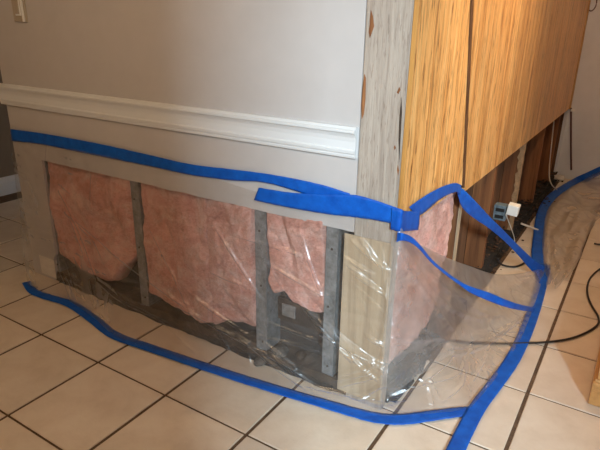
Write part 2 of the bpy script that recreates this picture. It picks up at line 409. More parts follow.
# bottom track with mould
tr = empty('bottom_track', (-1.4, YW+0.05, 0), 'blackened mouldy bottom plate along the base of the open wall', 'plate')
def rough_bar(name, x0, x1, y0, y1, z1, mat, parent, axis='x', nseg=70, amp=0.008, seed=0):
    V = []; Fc = []
    for i in range(nseg+1):
        k = x0+(x1-x0)*i/nseg
        a = amp*fbm(k*9, seed, 0); b = amp*fbm(k*9, seed+3, 1); c_ = amp*fbm(k*9, seed+6, 2)
        ring = [(y0+a, 0.0005), (y0+b, z1*0.55), (y0+0.006+c_, z1+a*1.2), ((y0+y1)/2, z1+b*1.4), (y1, z1+c_), (y1, 0.0005)]
        for (p, q) in ring: V.append((k, p, q) if axis == 'x' else (p, k, q))
    m = 6
    for i in range(nseg):
        for j in range(m): Fc.append((i*m+j, i*m+(j+1) % m, (i+1)*m+(j+1) % m, (i+1)*m+j))
    Fc += [tuple(range(m)), tuple(nseg*m+j for j in range(m))]
    off = parent.location if parent else Vector()
    return pyd(name, [Vector(v)-off for v in V], Fc, mat, parent)
rough_bar('plate', XH-0.03, PX0-0.005, YW+0.004, YW+0.097, 0.045, 'rot_wood', tr, amp=0.010)
rough_bar('mould_crust', XH, -0.70, YW-0.004, YW+0.03, 0.022, 'mould_black', tr, amp=0.012, seed=9)
# debris lying on the plate
for k, (x, y, s_, lb) in enumerate([(-0.93, 1.372, 0.028, 'broken grey chunk on the blackened plate beside the middle stud'), (-0.985, 1.325, 0.024, 'small grey rubble piece in front of the middle stud'), (-0.86, 1.392, 0.02, 'small dark rubble piece under the third batt')]):
    bm = bmesh.new(); bmesh.ops.create_icosphere(bm, subdivisions=2, radius=s_)
    for q in bm.verts: q.co *= 1+0.5*nz(q.co.x*40+k, q.co.y*40, q.co.z*40); q.co.z *= 0.6
    o = tag(bmo('rubble', bm, 'rubble_grey' if k < 2 else 'rot_wood'), lb, 'rubble', 'rubble on the bottom plate'); o.location = (x, y, 0.052 if y > 1.34 else 0.016)
# horizontal boards behind the lower cavity
tag(box('backing_board', -0.975, -0.70, YW+0.080, YW+0.0985, 0.15, 0.235, 'rot_wood', None, 0.002), 'greyish horizontal backing strip below the third batt', 'board')
ja, jb_ = ony(282, 303, YW+0.03), ony(295, 319, YW+0.03)
tag(box('junction_plate', ja.x, jb_.x, YW+0.028, YW+0.034, jb_.z, ja.z, 'plate_grey', None, 0.002), 'small square grey plate hanging below the third batt', 'plate')

# ------------------------------------------------------------------ pink insulation
def batt(name, P0, U, Vn, ulen, ztop, zbot, depth, label, seed, bulge=0.022, lobes=1.0, group='pink insulation batts', nu=64, nvv=72, side=None):
    """P0: corner at z=0, U: unit direction along the wall, Vn: unit direction out of the wall, zbot(u): lower edge height"""
    e = Vector(P0); V = []; Fc = []
    for j in range(nvv+1):
        for i in range(nu+1):
            u = i/nu; v_ = j/nvv
            zb = zbot(u)
            z = zb+(ztop-zb)*v_
            edge = min(1, min(u, 1-u)*nu/2.5); eb = min(1, v_*nvv/6.0); et = min(1, (1-v_)*nvv/3)
            k = math.sqrt(max(0, edge*(2-edge)))*math.sqrt(max(0, eb*(2-eb)))*(0.4+0.6*et)
            uu = u*ulen
            d = bulge*(0.45+1.0*fbm(uu*5*lobes+seed, z*4.2, seed, 2))+0.009*fbm(uu*15+seed, z*12, seed*2, 2)-0.016*abs(fbm(uu*9*lobes+seed*2, z*5, seed+8, 2))
            d += 0.0050*fbm(uu*55, z*48, seed, 3)
            d -= 0.016*max(0, 0.16-abs(fbm(uu*4*lobes-seed+z*2, z*2.2-uu*3, seed+21, 1)))/0.16
            out = -0.003+d*k*(0.75 if d > 0 else 0.6)-(1-k)*0.016
            wob = 0.008*fbm(z*14, seed+5*(u > .5), 0, 2)*(1-edge)
            if side: wob += side(u, z)
            p = e+Vector(U)*(uu+wob)+Vector(Vn)*out; V.append(Vector((p.x, p.y, z+0.006*fbm(uu*30, seed, 1, 2)*(1-v_))))
    n1 = (nu+1)*(nvv+1)
    for j in range(nvv):
        for i in range(nu): a = j*(nu+1)+i; Fc.append((a, a+1, a+nu+2, a+nu+1))
    ring = [i for i in range(nu+1)]+[j*(nu+1)+nu for j in range(1, nvv+1)]+[nvv*(nu+1)+i for i in range(nu-1, -1, -1)]+[j*(nu+1) for j in range(nvv-1, 0, -1)]
    for idx in ring:
        q = V[idx]; base = q-e; al = base.dot(Vector(Vn)); V.append(q-Vector(Vn)*(al+depth))
    L = len(ring)
    for k in range(L): Fc.append((ring[k], n1+k, n1+(k+1) % L, ring[(k+1) % L]))
    Fc.append(tuple(n1+k for k in range(L)))
    o = pyd(name, V, Fc, 'pink_insulation', None, True)
    bm = bmesh.new(); bm.from_mesh(o.data); bmesh.ops.recalc_face_normals(bm, faces=bm.faces); bm.to_mesh(o.data); bm.free()
    return tag(o, label, 'insulation', group)
def lerp(pts):
    def f(u):
        for (a, za), (b, zb) in zip(pts, pts[1:]):
            if u <= b: return za+(zb-za)*(u-a)/(b-a)
        return pts[-1][1]
    return f
UX, NO = (1, 0, 0), (0, -1, 0)
batt('insulation_batt', (XH+0.002, YW+0.0135, 0), UX, NO, 0.524, CUT+0.02, lerp([(0, 0.13), (0.25, 0.085), (0.55, 0.075), (0.72, 0.10), (0.86, 0.19), (1, 0.25)]), 0.06,
     'shadowed pink insulation batt nearest the free wall end', 1.3, 0.034)
batt('insulation_batt', (-1.565, YW+0.0135, 0), UX, NO, 0.335, CUT+0.02, lerp([(0, 0.10), (0.4, 0.07), (0.8, 0.045), (1, 0.07)]), 0.06,
     'wide flat pink insulation batt right of the rusty stud', 5.1, 0.018)
batt('insulation_batt', (-1.232, YW+0.0135, 0), UX, NO, 0.211, CUT+0.02, lerp([(0, 0.06), (0.3, 0.10), (0.7, 0.115), (1, 0.12)]), 0.06,
     'narrow paler pink insulation batt left of the middle stud', 9.7, 0.036)
batt('insulation_batt', (-0.974, YW+0.0135, 0), UX, NO, 0.222, CUT+0.02, lerp([(0, 0.33), (0.15, 0.285), (0.3, 0.30), (0.45, 0.27), (0.7, 0.25), (0.9, 0.255), (1, 0.27)]), 0.05,
     'short pink insulation batt ending halfway up between two metal studs', 14.2, 0.036)
def sr(u, z): return (u**2)*(0.045*fbm(z*9, 3, 3, 3)-0.30*max(0, (0.52-z)))
batt('insulation_batt', (XR-0.013, YW+0.040, 0), (0, 1, 0), (1, 0, 0), 0.565, 0.62, lerp([(0, 0.13), (0.5, 0.11), (1, 0.10)]), 0.06,
     'pink insulation batt under the narrow wood panel round the corner', 21.9, 0.018, side=sr)

# ------------------------------------------------------------------ panelled wall
XP = XR-0.012
# narrow panel next to the post; its far edge leans
p1t, p1b = 1.70, 1.925
def yseam(z): return 1.945+(z-0.575)*(1.775-1.945)/(1.218-0.575)
pan1 = empty('wood_panelling', (XR-0.006, 1.5, 0.603), 'narrow honey-coloured wood panel beside the grey post', 'panelling')
def panel_piece(name, y0b, y0t, y1b, y1t, zb0, zb1, mat, parent, x0=XP, x1=XR):
    V = []
    for x in (x0, x1):
        V += [(x, y0b, zb0), (x, y1b, zb1), (x, y1t, H), (x, y0t, H)]
    bm = bmesh.new(); q = [bm.verts.new(Vector(v)-parent.location) for v in V]
    bm.faces.new(q[:4][::-1]); bm.faces.new(q[4:])
    for i in range(4): bm.faces.new((q[i], q[(i+1) % 4], q[4+(i+1) % 4], q[4+i]))
    bmesh.ops.recalc_face_normals(bm, faces=bm.faces)
    bmesh.ops.bevel(bm, geom=list(bm.edges), offset=0.0012, segments=1, affect='EDGES')
    return bmo(name, bm, mat, parent)
g = 0.0015
ya = YW+0.007
def clip_seam(o, parent, keep_low, off):
    """cut a plank along the leaning seam"""
    z0, z1 = 0.5, 2.5
    a = Vector((0, yseam(z0)+off, z0))-parent.location; b = Vector((0, yseam(z1)+off, z1))-parent.location
    d = b-a; nrm = Vector((0, d.z, -d.y)).normalized()
    bm = bmesh.new(); bm.from_mesh(o.data)
    r_ = bmesh.ops.bisect_plane(bm, geom=bm.verts[:]+bm.edges[:]+bm.faces[:], plane_co=a, plane_no=nrm, clear_outer=keep_low, clear_inner=not keep_low)
    bmesh.ops.holes_fill(bm, edges=[e for e in bm.edges if e.is_boundary])
    bm.to_mesh(o.data); bm.free()
edges = [ya, 1.475, 1.60, 1.745, 1.95]
for a, b in zip(edges, edges[1:]):
    o = panel_piece('plank', a+g/2, a+g/2, b-g/2, b-g/2, 0.605, 0.603, 'panel_wood', pan1)
    if b > 1.45: clip_seam(o, pan1, True, -0.016)
panel_piece('edge_strip', YW-0.001, YW-0.001, YW+0.006, YW+0.006, 0.60, 0.60, 'edge_wood', pan1, XP+0.0005, XR+0.001)
pan2 = empty('wood_panelling', (XR-0.006, 3.3, 0.56), 'long honey-coloured wood panelling above the exposed timber studs', 'panelling')
ys = [1.43, 1.66, 1.86, 2.13, 2.33, 2.46, 2.66, 2.88, 3.00, 3.20, 3.36, 3.58, 3.80, 3.95, 4.17, 4.32, 4.50, 4.66]
for a, b in zip(ys, ys[1:]):
    zb = lambda y: 0.570-(y-2.0)*0.006
    o = panel_piece('plank', a+g/2, a+g/2, b-g/2, b-g/2, zb(a), zb(b), 'panel_wood', pan2, XP+0.003, XR+0.003)
    if a < 2.0: clip_seam(o, pan2, False, 0.010)
panel_piece('corner_trim', 4.662, 4.662, 4.728, 4.728, 0.552, 0.552, 'edge_wood', pan2, XP+0.003, XR+0.008)
panel_piece('gap_shade_strip', yseam(0.6)-0.015, yseam(H)-0.015, yseam(0.6)+0.009, yseam(H)+0.009, 0.60, 0.588, 'seam_shade', pan2, XP, XR+0.0045)  # dark strip standing in for the shaded gap between the panels
# dark backing that puts shade into the leaning gap
gp = panel_piece('gap_backing', 1.36, 1.36, 1.96, 1.96, 0.61, 0.60, 'torn_wood', pan2, XP-0.010, XP-0.006)

# inner (rear) sheathing of the panelled wall
struct(box('wall_panelled_rear', XP-0.107, XP-0.092, YW+0.12, YB, 0, H, 'sheathing_wood'), 'dark brown sheathing behind the exposed timber studs', 'wall')
struct(box('wall_back_return', XP-0.10, XP-0.016, YB-0.030, YB, 0, H, 'sheathing_wood'), 'dark return of the cavity at the far corner', 'wall')
struct(box('trim_2', XP-0.016, XP+0.002, YB-0.034, YB, 0, 0.56, 'trim_white'), 'narrow white drywall edge in the far corner', 'drywall edge')
for k, (y, lb) in enumerate([(1.965, 'nearest timber stud, at the edge of the pink batt'), (2.50, 'timber stud behind the electrical box'), (3.12, 'timber stud with a torn papery front edge'),
                             (3.75, 'shadowed timber stud, next to last before the far corner'), (4.36, 'dark timber stud nearest the far corner')]):
    e = empty('timber_stud', (XP-0.045, y+0.019, 0.04), lb, 'stud', 'timber studs of the panelled wall')
    box('timber', XP-0.090, XP-0.002, y, y+0.038, 0.04, H, 'stud_wood', e, 0.002)
    if k == 0: box('pale_edge', XP-0.0015, XP+0.002, y+0.002, y+0.036, 0.06, 0.60, 'fresh_wood', e)
    if k == 2:
        V = []; Fc = []; n = 34
        for i in range(n+1):
            z = 0.05+0.53*i/n; wv = 0.016+0.020*fbm(z*26, 2, 2, 3)
            V += [(XP+0.002, y-0.004, z), (XP-0.004-wv, y-0.005, z), (XP+0.003, y+0.020+0.02*fbm(z*30, 7, 1, 2), z)]
        for i in range(n): a = i*3; Fc += [(a, a+1, a+4, a+3), (a, a+3, a+5, a+2)]
        o = pyd('torn_paper', [Vector(v)-e.location for v in V], Fc, 'paper_torn', e)
        sd = o.modifiers.new('s', 'SOLIDIFY'); sd.thickness = 0.002
sole = empty('sole_plate', (XP-0.045, 3.0, 0), 'rotten black sole plate under the timber studs', 'plate')
rough_bar('plate', YW+0.045, YB-0.005, XP+0.006, XP-0.088, 0.045, 'mould_black', sole, 'y', 160, 0.010, 4)
rough_bar('mould_crust', 1.40, 4.6, XP+0.028, XP-0.01, 0.020, 'mould_black', sole, 'y', 160, 0.018, 14)
# crumbled debris along the plate: uncountable
bm = bmesh.new(); rnd = random.Random(3)
for k in range(420):
    y = rnd.uniform(1.95, 4.6); x = XP+rnd.uniform(-0.07, 0.05) if rnd.random() < .6 else XP+rnd.gauss(0.0, 0.04)
    x = min(max(x, XP-0.085), XP+0.12)
    s_ = rnd.uniform(0.003, 0.011)
    z = (0.05 if x < XP else 0.012)+rnd.uniform(0, 0.02)*(x < XP)
    r_ = bmesh.ops.create_icosphere(bm, subdivisions=1, radius=s_, matrix=Matrix.Translation((x, y, z)) @ Matrix.Rotation(rnd.random()*6, 4, 'Z') @ Matrix.Diagonal((1, rnd.uniform(.4, 1.6), .6, 1)))
tag(bmo('debris', bm, 'debris'), 'brown crumbled wood debris along the rotten sole plate', 'debris', None, 'stuff')

# ------------------------------------------------------------------ electrical box
YS = 2.50
bx = empty('electrical_box', (XP-0.02, YS-0.03, 0.25), 'small metal electrical box with a white device on the timber stud', 'outlet box')
def pb(px, py, Y=YS-0.04): return ony(px, py, Y)
b0, b1 = pb(495, 204), pb(505, 221)
box('body', b0.x, b1.x, YS-0.048, YS-0.002, b1.z, b0.z, 'box_metal', bx, 0.002)
for zz in (0.25, 0.7):
    zc = b1.z+(b0.z-b1.z)*zz
    box('knockout', b0.x+0.008, b1.x-0.008, YS-0.0505, YS-0.048, zc-0.008, zc+0.008, 'cable_black', bx, 0.001)
c0, c1 = pb(505.5, 204), pb(517.5, 215)
dv = box('device', b1.x+0.001, c1.x, YS-0.062, YS-0.010, c1.z-0.002, c0.z+0.004, 'device_white', bx, 0.003)
dv.rotation_euler = (0, 0.10, 0.06)
q0 = Vector((c0.x+0.012, YS-0.06, c1.z))
tag(tube('white_wire', [q0, onx(512.5, 232, q0.x+0.008), onx(514.6, 240, q0.x+0.01), onx(514, 248, q0.x+0.012)], 0.0022, 'cable_white'), 'thin white wire hanging from the white electrical device', 'wire')
st0, st1 = onz(521, 223.5, 0.05), onz(538, 230, 0.008)
tag(tube('thin_stick', [st0, (st0+st1)/2, st1], 0.006, 'cable_white'), 'thin pale stick poking out from the rotten plate', 'stick')
tag(tube('white_cable', [onx(554, 121, XP-0.01), onx(552, 140, XP-0.008), onx(549.5, 165, XP), onx(549.5, 178, XP+0.02), onx(552, 185, XP+0.05), onz(557, 190, 0.012)], 0.004, 'cable_white'), 'white cable hanging out of the cavity near the far corner', 'cable')
tag(tube('black_cable', [onz(497, 258, 0.05), onz(501, 264, 0.02), onz(509, 266.5, 0.008), onz(518, 266, 0.008), onz(528, 261, 0.008)], 0.005, 'cable_black'), 'short black cable curling out below the electrical box', 'cable')
tag(tube('brown_cable', [Vector((ony(571, 108, YB-0.006).x, YB-0.006, ony(571, 108, YB-.006).z+1.2)), ony(571.5, 60, YB-0.006)*1.0, ony(571, 108, YB-0.006), ony(571, 140, YB-0.006), ony(571.2, 170, YB-0.006)][2:], 0.007, 'cable_brown'), 'dark reddish cable hanging straight down the far corner', 'cable')
bl = ony(572.5, 110, YB); tag(box('cable_clip', bl.x-0.012, bl.x+0.016, YB-0.018, YB-0.0005, bl.z-0.010, bl.z+0.010, 'device_white', None, 0.003), 'tiny white clip at the top of the hanging reddish cable', 'clip')
lp = [ony(x, y, YB-0.01) for x, y in [(587.5, -12), (587, 0), (588, 8), (590.5, 11), (594, 9), (596.5, 3), (597, -10)]]
tag(tube('looped_cable', lp, 0.004, 'cable_brown'), 'thin dark cable loop at the top right corner of the wall', 'cable')
# block of plaster at the foot of the far corner
bm = bmesh.new(); bmesh.ops.create_icosphere(bm, subdivisions=2, radius=0.05)
for q in bm.verts: q.co *= 1+0.35*nz(q.co.x*30, q.co.y*30, q.co.z*30); q.co.z *= 0.55
o = tag(bmo('plaster_lump', bm, 'gypsum'), 'pale lump of broken plaster at the foot of the far corner', 'rubble'); o.location = (XR+0.03, 4.62, 0.024)

# ------------------------------------------------------------------ plastic film
WT = -0.0060
left_top = [(XL-0.006, 0.655), (-2.15, 0.668), (-1.75, 0.668), (-1.24, 0.660), (-1.0, 0.640), (-0.76, 0.635), (-0.62, 0.635), (XR+0.004, 0.625)]
floor_px = [(28, 287), (46, 295), (70, 303), (95, 320), (115, 337), (150, 349), (200, 366), (260, 385), (330, 405), (385, 418)]
fl_left = [onz(*p) for p in floor_px]
floor_px_r = [(385, 418), (430, 415), (466, 411), (478, 403), (510, 364), (527, 330), (536, 305), (543, 272)]
fl_right = [onz(*p) for p in floor_px_r]
def curve_at(pts, key, x):
    for a, b in zip(pts, pts[1:]):
        if key(a) <= x <= key(b) or b is pts[-1]:
            t = (x-key(a))/(key(b)-key(a)+1e-9); return t, a, b
NU1, NU2, NV = 480, 300, 190
cl = catmull(fl_left, 12); cr = catmull(fl_right, 12)
lt = catmull([Vector((x, YW+WT, z)) for x, z in left_top], 12)
# loose upper edge of the film on the panelled side
end = onz(544, 270, 0.012); start = Vector((XR+0.004, YW+WT, 0.625))
edge_px = [(399, 232), (409, 240), (425, 248), (446, 258), (470, 267), (494, 274.5), (518, 274), (536, 270), (544, 269)]
ex = [-0.509, -0.497, -0.490, -0.484, -0.465, -0.425, -0.358, -0.302, -0.278]
ed = []
for (px, py), x_ in zip(edge_px, ex): ed.append(onx(px, py, x_))
ed[0] = start.copy()
ce = catmull(ed, 10)
def resample(P, n):
    L = [0]
    for a, b in zip(P, P[1:]): L.append(L[-1]+(b-a).length)
    out = []; j = 0
    for i in range(n+1):
        s_ = L[-1]*i/n
        while j < len(P)-2 and L[j+1] < s_: j += 1
        t_ = (s_-L[j])/max(1e-9, L[j+1]-L[j]); out.append(P[j].lerp(P[j+1], min(1, max(0, t_))))
    return out
T_ = resample(lt, NU1)+resample(ce, NU2)[1:]
B_ = resample(cl, NU1)+resample(cr, NU2)[1:]
NU = NU1+NU2
base = []
for i in range(NU+1):
    a, b = T_[i], Vector((B_[i].x, B_[i].y, 0.0022))
    col = []
    for j in range(NV+1):
        v_ = j/NV
        if i <= NU1:
            # hugs the wall, then swings out to the floor strip
            p = a.lerp(b, v_)
            out = v_**1.5; p.y = a.y+(b.y-a.y)*out
            p.y -= 0.012*math.sin(math.pi*min(1, v_*1.05))*max(0, 1-v_)
        else:
            s_ = (i-NU1)/NU2
            p = a.lerp(b, v_)
            p.z = b.z+(a.z-b.z)*((1-v_)**(1.0+0.9*math.sin(math.pi*s_)))
        if abs(i-NU1) < 40:  # drape round the corner post
            pass
        col.append(p)
    base.append(col)
# arc-length coordinates
su = [0]
for i in range(NU): su.append(su[-1]+(base[i+1][NV//2]-base[i][NV//2]).length)
def sv(i, j): return (1-j/NV)*max(0.02, (base[i][0]-base[i][NV]).length)
def place(px, py):
    best = None
    for i in range(0, NU+1, 6):
        for j in range(0, NV+1, 4):
            qx, qy = proj(base[i][j]); d = (qx-px)**2+(qy-py)**2
            if best is None or d < best[0]: best = (d, i, j)
    return (su[best[1]], sv(best[1], best[2]))
folds_px = [((67, 213), (123, 260), 5), ((123, 260), (200, 313), 6), ((225, 232), (300, 252), 4), ((262, 262), (330, 300), 4), ((301, 299), (356, 361), 6), ((322, 322), (390, 372), 6),
            ((260, 341), (294, 365), 5), ((205, 322), (300, 372), 5), ((230, 330), (330, 352), 4), ((340, 345), (384, 380), 5), ((352, 240), (392, 268), 7), ((345, 255), (372, 275), 5),
            ((300, 382), (372, 396), 6), ((335, 375), (385, 362), 5), ((362, 398), (400, 372), 6), ((384, 398), (450, 352), 8), ((450, 352), (520, 320), 7), ((380, 385), (470, 338), 5), ((410, 318), (470, 350), 5),
            ((425, 290), (480, 320), 6), ((400, 255), (450, 330), 5), ((450, 290), (500, 318), 5), ((440, 400), (462, 372), 4), ((425, 375), (438, 398), 5), ((470, 380), (490, 340), 4), ((420, 270), (470, 300), 5),
            ((150, 230), (200, 330), 3), ((60, 190), (100, 280), 3), ((170, 300), (260, 345), 4), ((100, 280), (180, 330), 4), ((385, 250), (388, 330), 4), ((396, 240), (430, 300), 4), ((505, 290), (530, 300), 4),
            ((265, 319), (323, 343), 4), ((312, 310), (368, 361), 6), ((328, 331), (384, 366), 6), ((240, 337), (304, 387), 5), ((264, 347), (317, 387), 5), ((333, 379), (389, 370), 5), ((355, 273), (389, 297), 6),
            ((363, 237), (374, 255), 7), ((349, 260), (389, 297), 6), ((207, 271), (253, 288), 4), ((336, 385), (387, 372), 5), ((320, 319), (373, 359), 5), ((320, 335), (387, 364), 5), ((355, 396), (408, 397), 5),
            ((427, 383), (435, 407), 5), ((387, 336), (445, 335), 4), ((371, 334), (384, 342), 7), ((190, 290), (250, 335), 4), ((215, 225), (262, 300), 4), ((300, 230), (322, 300), 4)]
folds = []
for a, b, s_ in folds_px: folds.append((place(*a), place(*b), (0.65+0.06*s_), 0.0042+0.0009*s_))
rnd = random.Random(11)
for k in range(230):
    u0 = 0.02+(su[-1]-0.07)*rnd.random()**0.65; v0 = rnd.uniform(0.03, 0.62); an = math.radians(rnd.uniform(-72, -10) if rnd.random() < 0.75 else rnd.uniform(20, 100)); ln = rnd.uniform(0.03, 0.22)
    folds.append(((u0, v0), (u0+ln*math.cos(an), v0+ln*math.sin(an)), rnd.uniform(0.3, 1.0), rnd.uniform(0.0025, 0.006)))
H_ = [[0.0]*(NV+1) for _ in range(NU+1)]
for (a, b, amp, wd) in folds:
    ax, ay = a; bx_, by = b; dx, dy = bx_-ax, by-ay; L2 = dx*dx+dy*dy+1e-9; R_ = wd
    lo, hi = min(ax, bx_)-R_, max(ax, bx_)+R_
    for i in range(NU+1):
        if su[i] < lo or su[i] > hi: continue
        for j in range(NV+1):
            y = sv(i, j); t_ = ((su[i]-ax)*dx+(y-ay)*dy)/L2
            tc = min(1, max(0, t_)); d = math.hypot(su[i]-ax-tc*dx, y-ay-tc*dy)
            if d < R_: H_[i][j] += amp*(wd-d)*(0.35+0.65*math.sin(math.pi*min(1, max(0, 0.06+0.88*tc))))
V = []
for i in range(NU+1):
    for j in range(NV+1):
        p = base[i][j]; i0, i1 = max(0, i-1), min(NU, i+1); j0, j1 = max(0, j-1), min(NV, j+1)
        n = (base[i][j1]-base[i][j0]).cross(base[i1][j]-base[i0][j])
        if n.length > 1e-9: n.normalize()
        if n.dot(Vector((0.4, -1, 0.6))) < 0: n = -n
        e = min(1, j/14)*min(1, (NV-j)/14)
        if i > NU1+20: e = (0.25+0.75*min(1, j/9))*min(1, (NV-j)/9)
        u, v_ = su[i], sv(i, j)
        big = 0.008*(fbm(u*2.6, v_*4.5, 3, 2)+0.25)+0.002*fbm(u*11+v_*8, v_*10-u*5, 7, 2)
        if i > NU1: big *= 1.5
        q = p+n*e*(H_[i][j]+big+0.004)
        if i <= NU1: q.y = min(q.y, YW-0.0058)
        q.z = max(q.z, 0.002)
        V.append(q)
Fc = []
for i in range(NU):
    for j in range(NV): a = i*(NV+1)+j; Fc.append((a, a+1, a+NV+2, a+NV+1))
tag(pyd('plastic_sheet', V, Fc, 'plastic_film', None, True), 'clear wrinkled plastic sheet taped over the open wall and round the corner post', 'plastic sheet')

# doubled-over part of the film beside the corner
dg = [(380, 402), (450, 352), (520, 318), (545, 296)]
def dline(x):
    for a, b in zip(dg, dg[1:]):
        if x <= b[0]: return a[1]+(b[1]-a[1])*(x-a[0])/(b[0]-a[0])
    return dg[-1][1]
FV = []; FF = []; nr = 46; cols = list(range(NU1-6, NU-30, 3))
for i in cols:
    jb = 4
    for j in range(0, NV+1):
        qx, qy = proj(base[i][j])
        if qy < dline(qx): jb = j
    jb = min(jb, NV-12)+3*nz(i*0.05, 2, 2)
    for k in range(nr+1):
        f_ = jb*k/nr; j = min(NV-1, int(f_)); p = V[i*(NV+1)+j].lerp(V[i*(NV+1)+j+1], f_-j)
        lift = 0.004+0.012*abs(fbm(i*0.02, k*0.07, 6, 2))*math.sin(math.pi*min(1, k/nr+0.15))+0.006*max(0, k/nr-0.9)*10
        FV.append(p+Vector((0.45, -0.65, 0.6))*lift)
for i in range(len(cols)-1):
    for k in range(nr): a = i*(nr+1)+k; FF.append((a, a+1, a+nr+2, a+nr+1))
pyd('folded_flap', FV, FF, 'plastic_film_double', bpy.data.objects['plastic_sheet'], True)

# second piece lying on the floor towards the back
lpx = [(546, 290), (544, 270), (542, 240), (548, 208), (566, 190)]
lft = [onz(*p) for p in lpx]
wz = ony(600, 176, YB-0.012)
lft += [Vector((-0.33, YB-0.06, 0.004)), Vector((wz.x-0.06, YB-0.012, 0.06))]
rgt = [onz(x, y) for x, y in [(556, 292), (576, 264), (600, 218)]]+[Vector((0.10, 3.9, 0)), Vector((0.22, 4.3, 0)), Vector((0.30, YB-0.05, 0.01)), Vector((0.34, YB-0.012, 0.16))]
la = resample(catmull(lft, 10), 150); ra = resample(catmull(rgt, 10), 150); V = []; Fc = []; nw = 60
for i in range(151):
    for j in range(nw+1):
        p = la[i].lerp(ra[i], j/nw); u = i/150*2.2; w_ = j/nw*0.5
        hgt = 0.034*(0.5+fbm(u*2.2+w_*2, w_*5-u, 4, 2))+0.016*(1-abs(2*fbm(u*3+w_*5, w_*4-u*4, 9, 1)))+0.008*(1-abs(2*fbm(u*6-w_*3, w_*9, 19, 1)))
        hgt = max(0, hgt)
        hgt *= min(1, j/6)*min(1, (nw-j)/4+0.25)
        V.append(Vector((p.x+0.015*fbm(u*5, w_, 2, 2)*(j/nw), min(p.y, YB-0.004), max(p.z, 0)+0.0025+hgt)))
for i in range(150):
    for j in range(nw): a = i*(nw+1)+j; Fc.append((a, a+1, a+nw+2, a+nw+1))
tag(pyd('plastic_sheet', V, Fc, 'plastic_film_folded', None, True), 'cloudy bunched plastic sheet lying on the floor towards the back wall', 'plastic sheet')

# ------------------------------------------------------------------ blue masking tape
def tape(samples, label, n=14, thick=0.0009, wr=0.0012, nw=6, seed=0.0, name='masking_tape'):
    """samples: (centre, half-width vector, normal)"""
    c = catmull([s[0] for s in samples], n); h = catmull([s[1] for s in samples], n); N = catmull([s[2] for s in samples], n)
    V = []; Fc = []; m = nw+1
    for side in (1, 0):
        for i, (p, hw, nn) in enumerate(zip(c, h, N)):
            nn = nn.normalized()
            for j in range(m):
                f_ = -1+2*j/nw
                wob = 1+0.03*nz(i*0.35, seed, 5)
                bulge = wr*abs(fbm(i*0.45+seed, f_*1.4, 2, 3))*1.5
                V.append(p+hw*f_*wob+nn*((bulge+thick) if side else bulge))
    k = len(c)*m
    for i in range(len(c)-1):
        for j in range(nw):
            a = i*m+j; Fc.append((a, a+1, a+m+1, a+m)); Fc.append((k+a, k+a+m, k+a+m+1, k+a+1))
        a = i*m; Fc.append((a, a+m, k+a+m, k+a)); a = i*m+nw; Fc.append((a, k+a, k+a+m, a+m))
    for a0 in (0, (len(c)-1)*m):
        for j in range(nw): Fc.append((a0+j, k+a0+j, k+a0+j+1, a0+j+1))
    o = pyd(name, V, Fc, 'blue_tape', None, True)
    bm = bmesh.new(); bm.from_mesh(o.data); bmesh.ops.recalc_face_normals(bm, faces=bm.faces); bm.to_mesh(o.data); bm.free()
    return tag(o, label, 'tape', 'blue masking tape')
def wall_tape(pairs, label, off=0.0078, plane='y', **kw):
    S_ = []
    for (a, b) in pairs:
        if plane == 'y': A, B = ony(*a, YW-off), ony(*b, YW-off); nn = Vector((0, -1, 0))
        else: A, B = onx(*a, XR+off), onx(*b, XR+off); nn = Vector((1, 0, 0))
        S_.append(((A+B)/2, (B-A)/2, nn))
    return tape(S_, label, **kw)
def floor_tape(px, label, hw=0.023, z=0.0035, **kw):
    P = [onz(*p, z) for p in px]; S_ = []
    for i, p in enumerate(P):
        d = (P[min(i+1, len(P)-1)]-P[max(0, i-1)]); d.z = 0; d.normalize()
        k = hw[i] if isinstance(hw, list) else hw
        S_.append((p, Vector((-d.y, d.x, 0))*k, Vector((0, 0, 1))))
    return tape(S_, label, **kw)
wall_tape([((10.5, 129), (12, 141)), ((40, 133), (41, 144)), ((75, 139), (75, 151)), ((110, 146), (110, 158)), ((150, 155), (150, 166)), ((190, 164), (190, 174.5)), ((230, 169), (230, 180)), ((262, 173), (262, 182)),
           ((294, 178.5), (292, 189.5)), ((325, 185.5), (322, 200)), ((350, 193.5), (347, 208))], 'long blue tape along the top edge of the plastic on the beige wall', seed=1.0)
wall_tape([((259, 187.5), (254, 200)), ((287, 192), (282, 206)), ((315, 194), (312, 211.5)), ((340, 194.5), (336, 215)), ((356, 195), (354, 217)), ((375, 200), (373, 219.5)), ((395, 207), (393, 223.5)), ((402.5, 209.5), (401.5, 225.5))], 'second blue tape overlapping the first and crossing the grey post', off=0.0118, seed=4.0)
# piece folded round the corner
a0, a1 = ony(392, 208, YW-0.0150), ony(390.5, 229, YW-0.0150)
k0, k1 = ony(402, 210, YW-0.0150), ony(399, 231.5, YW-0.0150)
e0, e1 = onx(406, 211, XR+0.006), onx(404, 231, XR+0.006)
f0, f1 = onx(420, 211, XR+0.006), onx(418, 230, XR+0.006)
tape([((a0+a1)/2, (a1-a0)/2, Vector((0, -1, 0))), ((k0+k1)/2, (k1-k0)/2, Vector((.3, -1, 0))), ((e0+e1)/2, (e1-e0)/2, Vector((1, -.3, 0))), ((f0+f1)/2, (f1-f0)/2, Vector((1, 0, 0)))],
     'short blue tape piece folded round the corner onto the wood panel', seed=8.0)
wall_tape([((409, 207), (417, 217)), ((420, 199), (426, 211)), ((433, 191), (436, 202)), ((445, 185.5), (447, 195)), ((455, 183), (456, 192)), ((461, 185), (460, 195))], 'blue tape along the lower edge of the narrow wood panel', off=0.005, plane='x', seed=11.0)
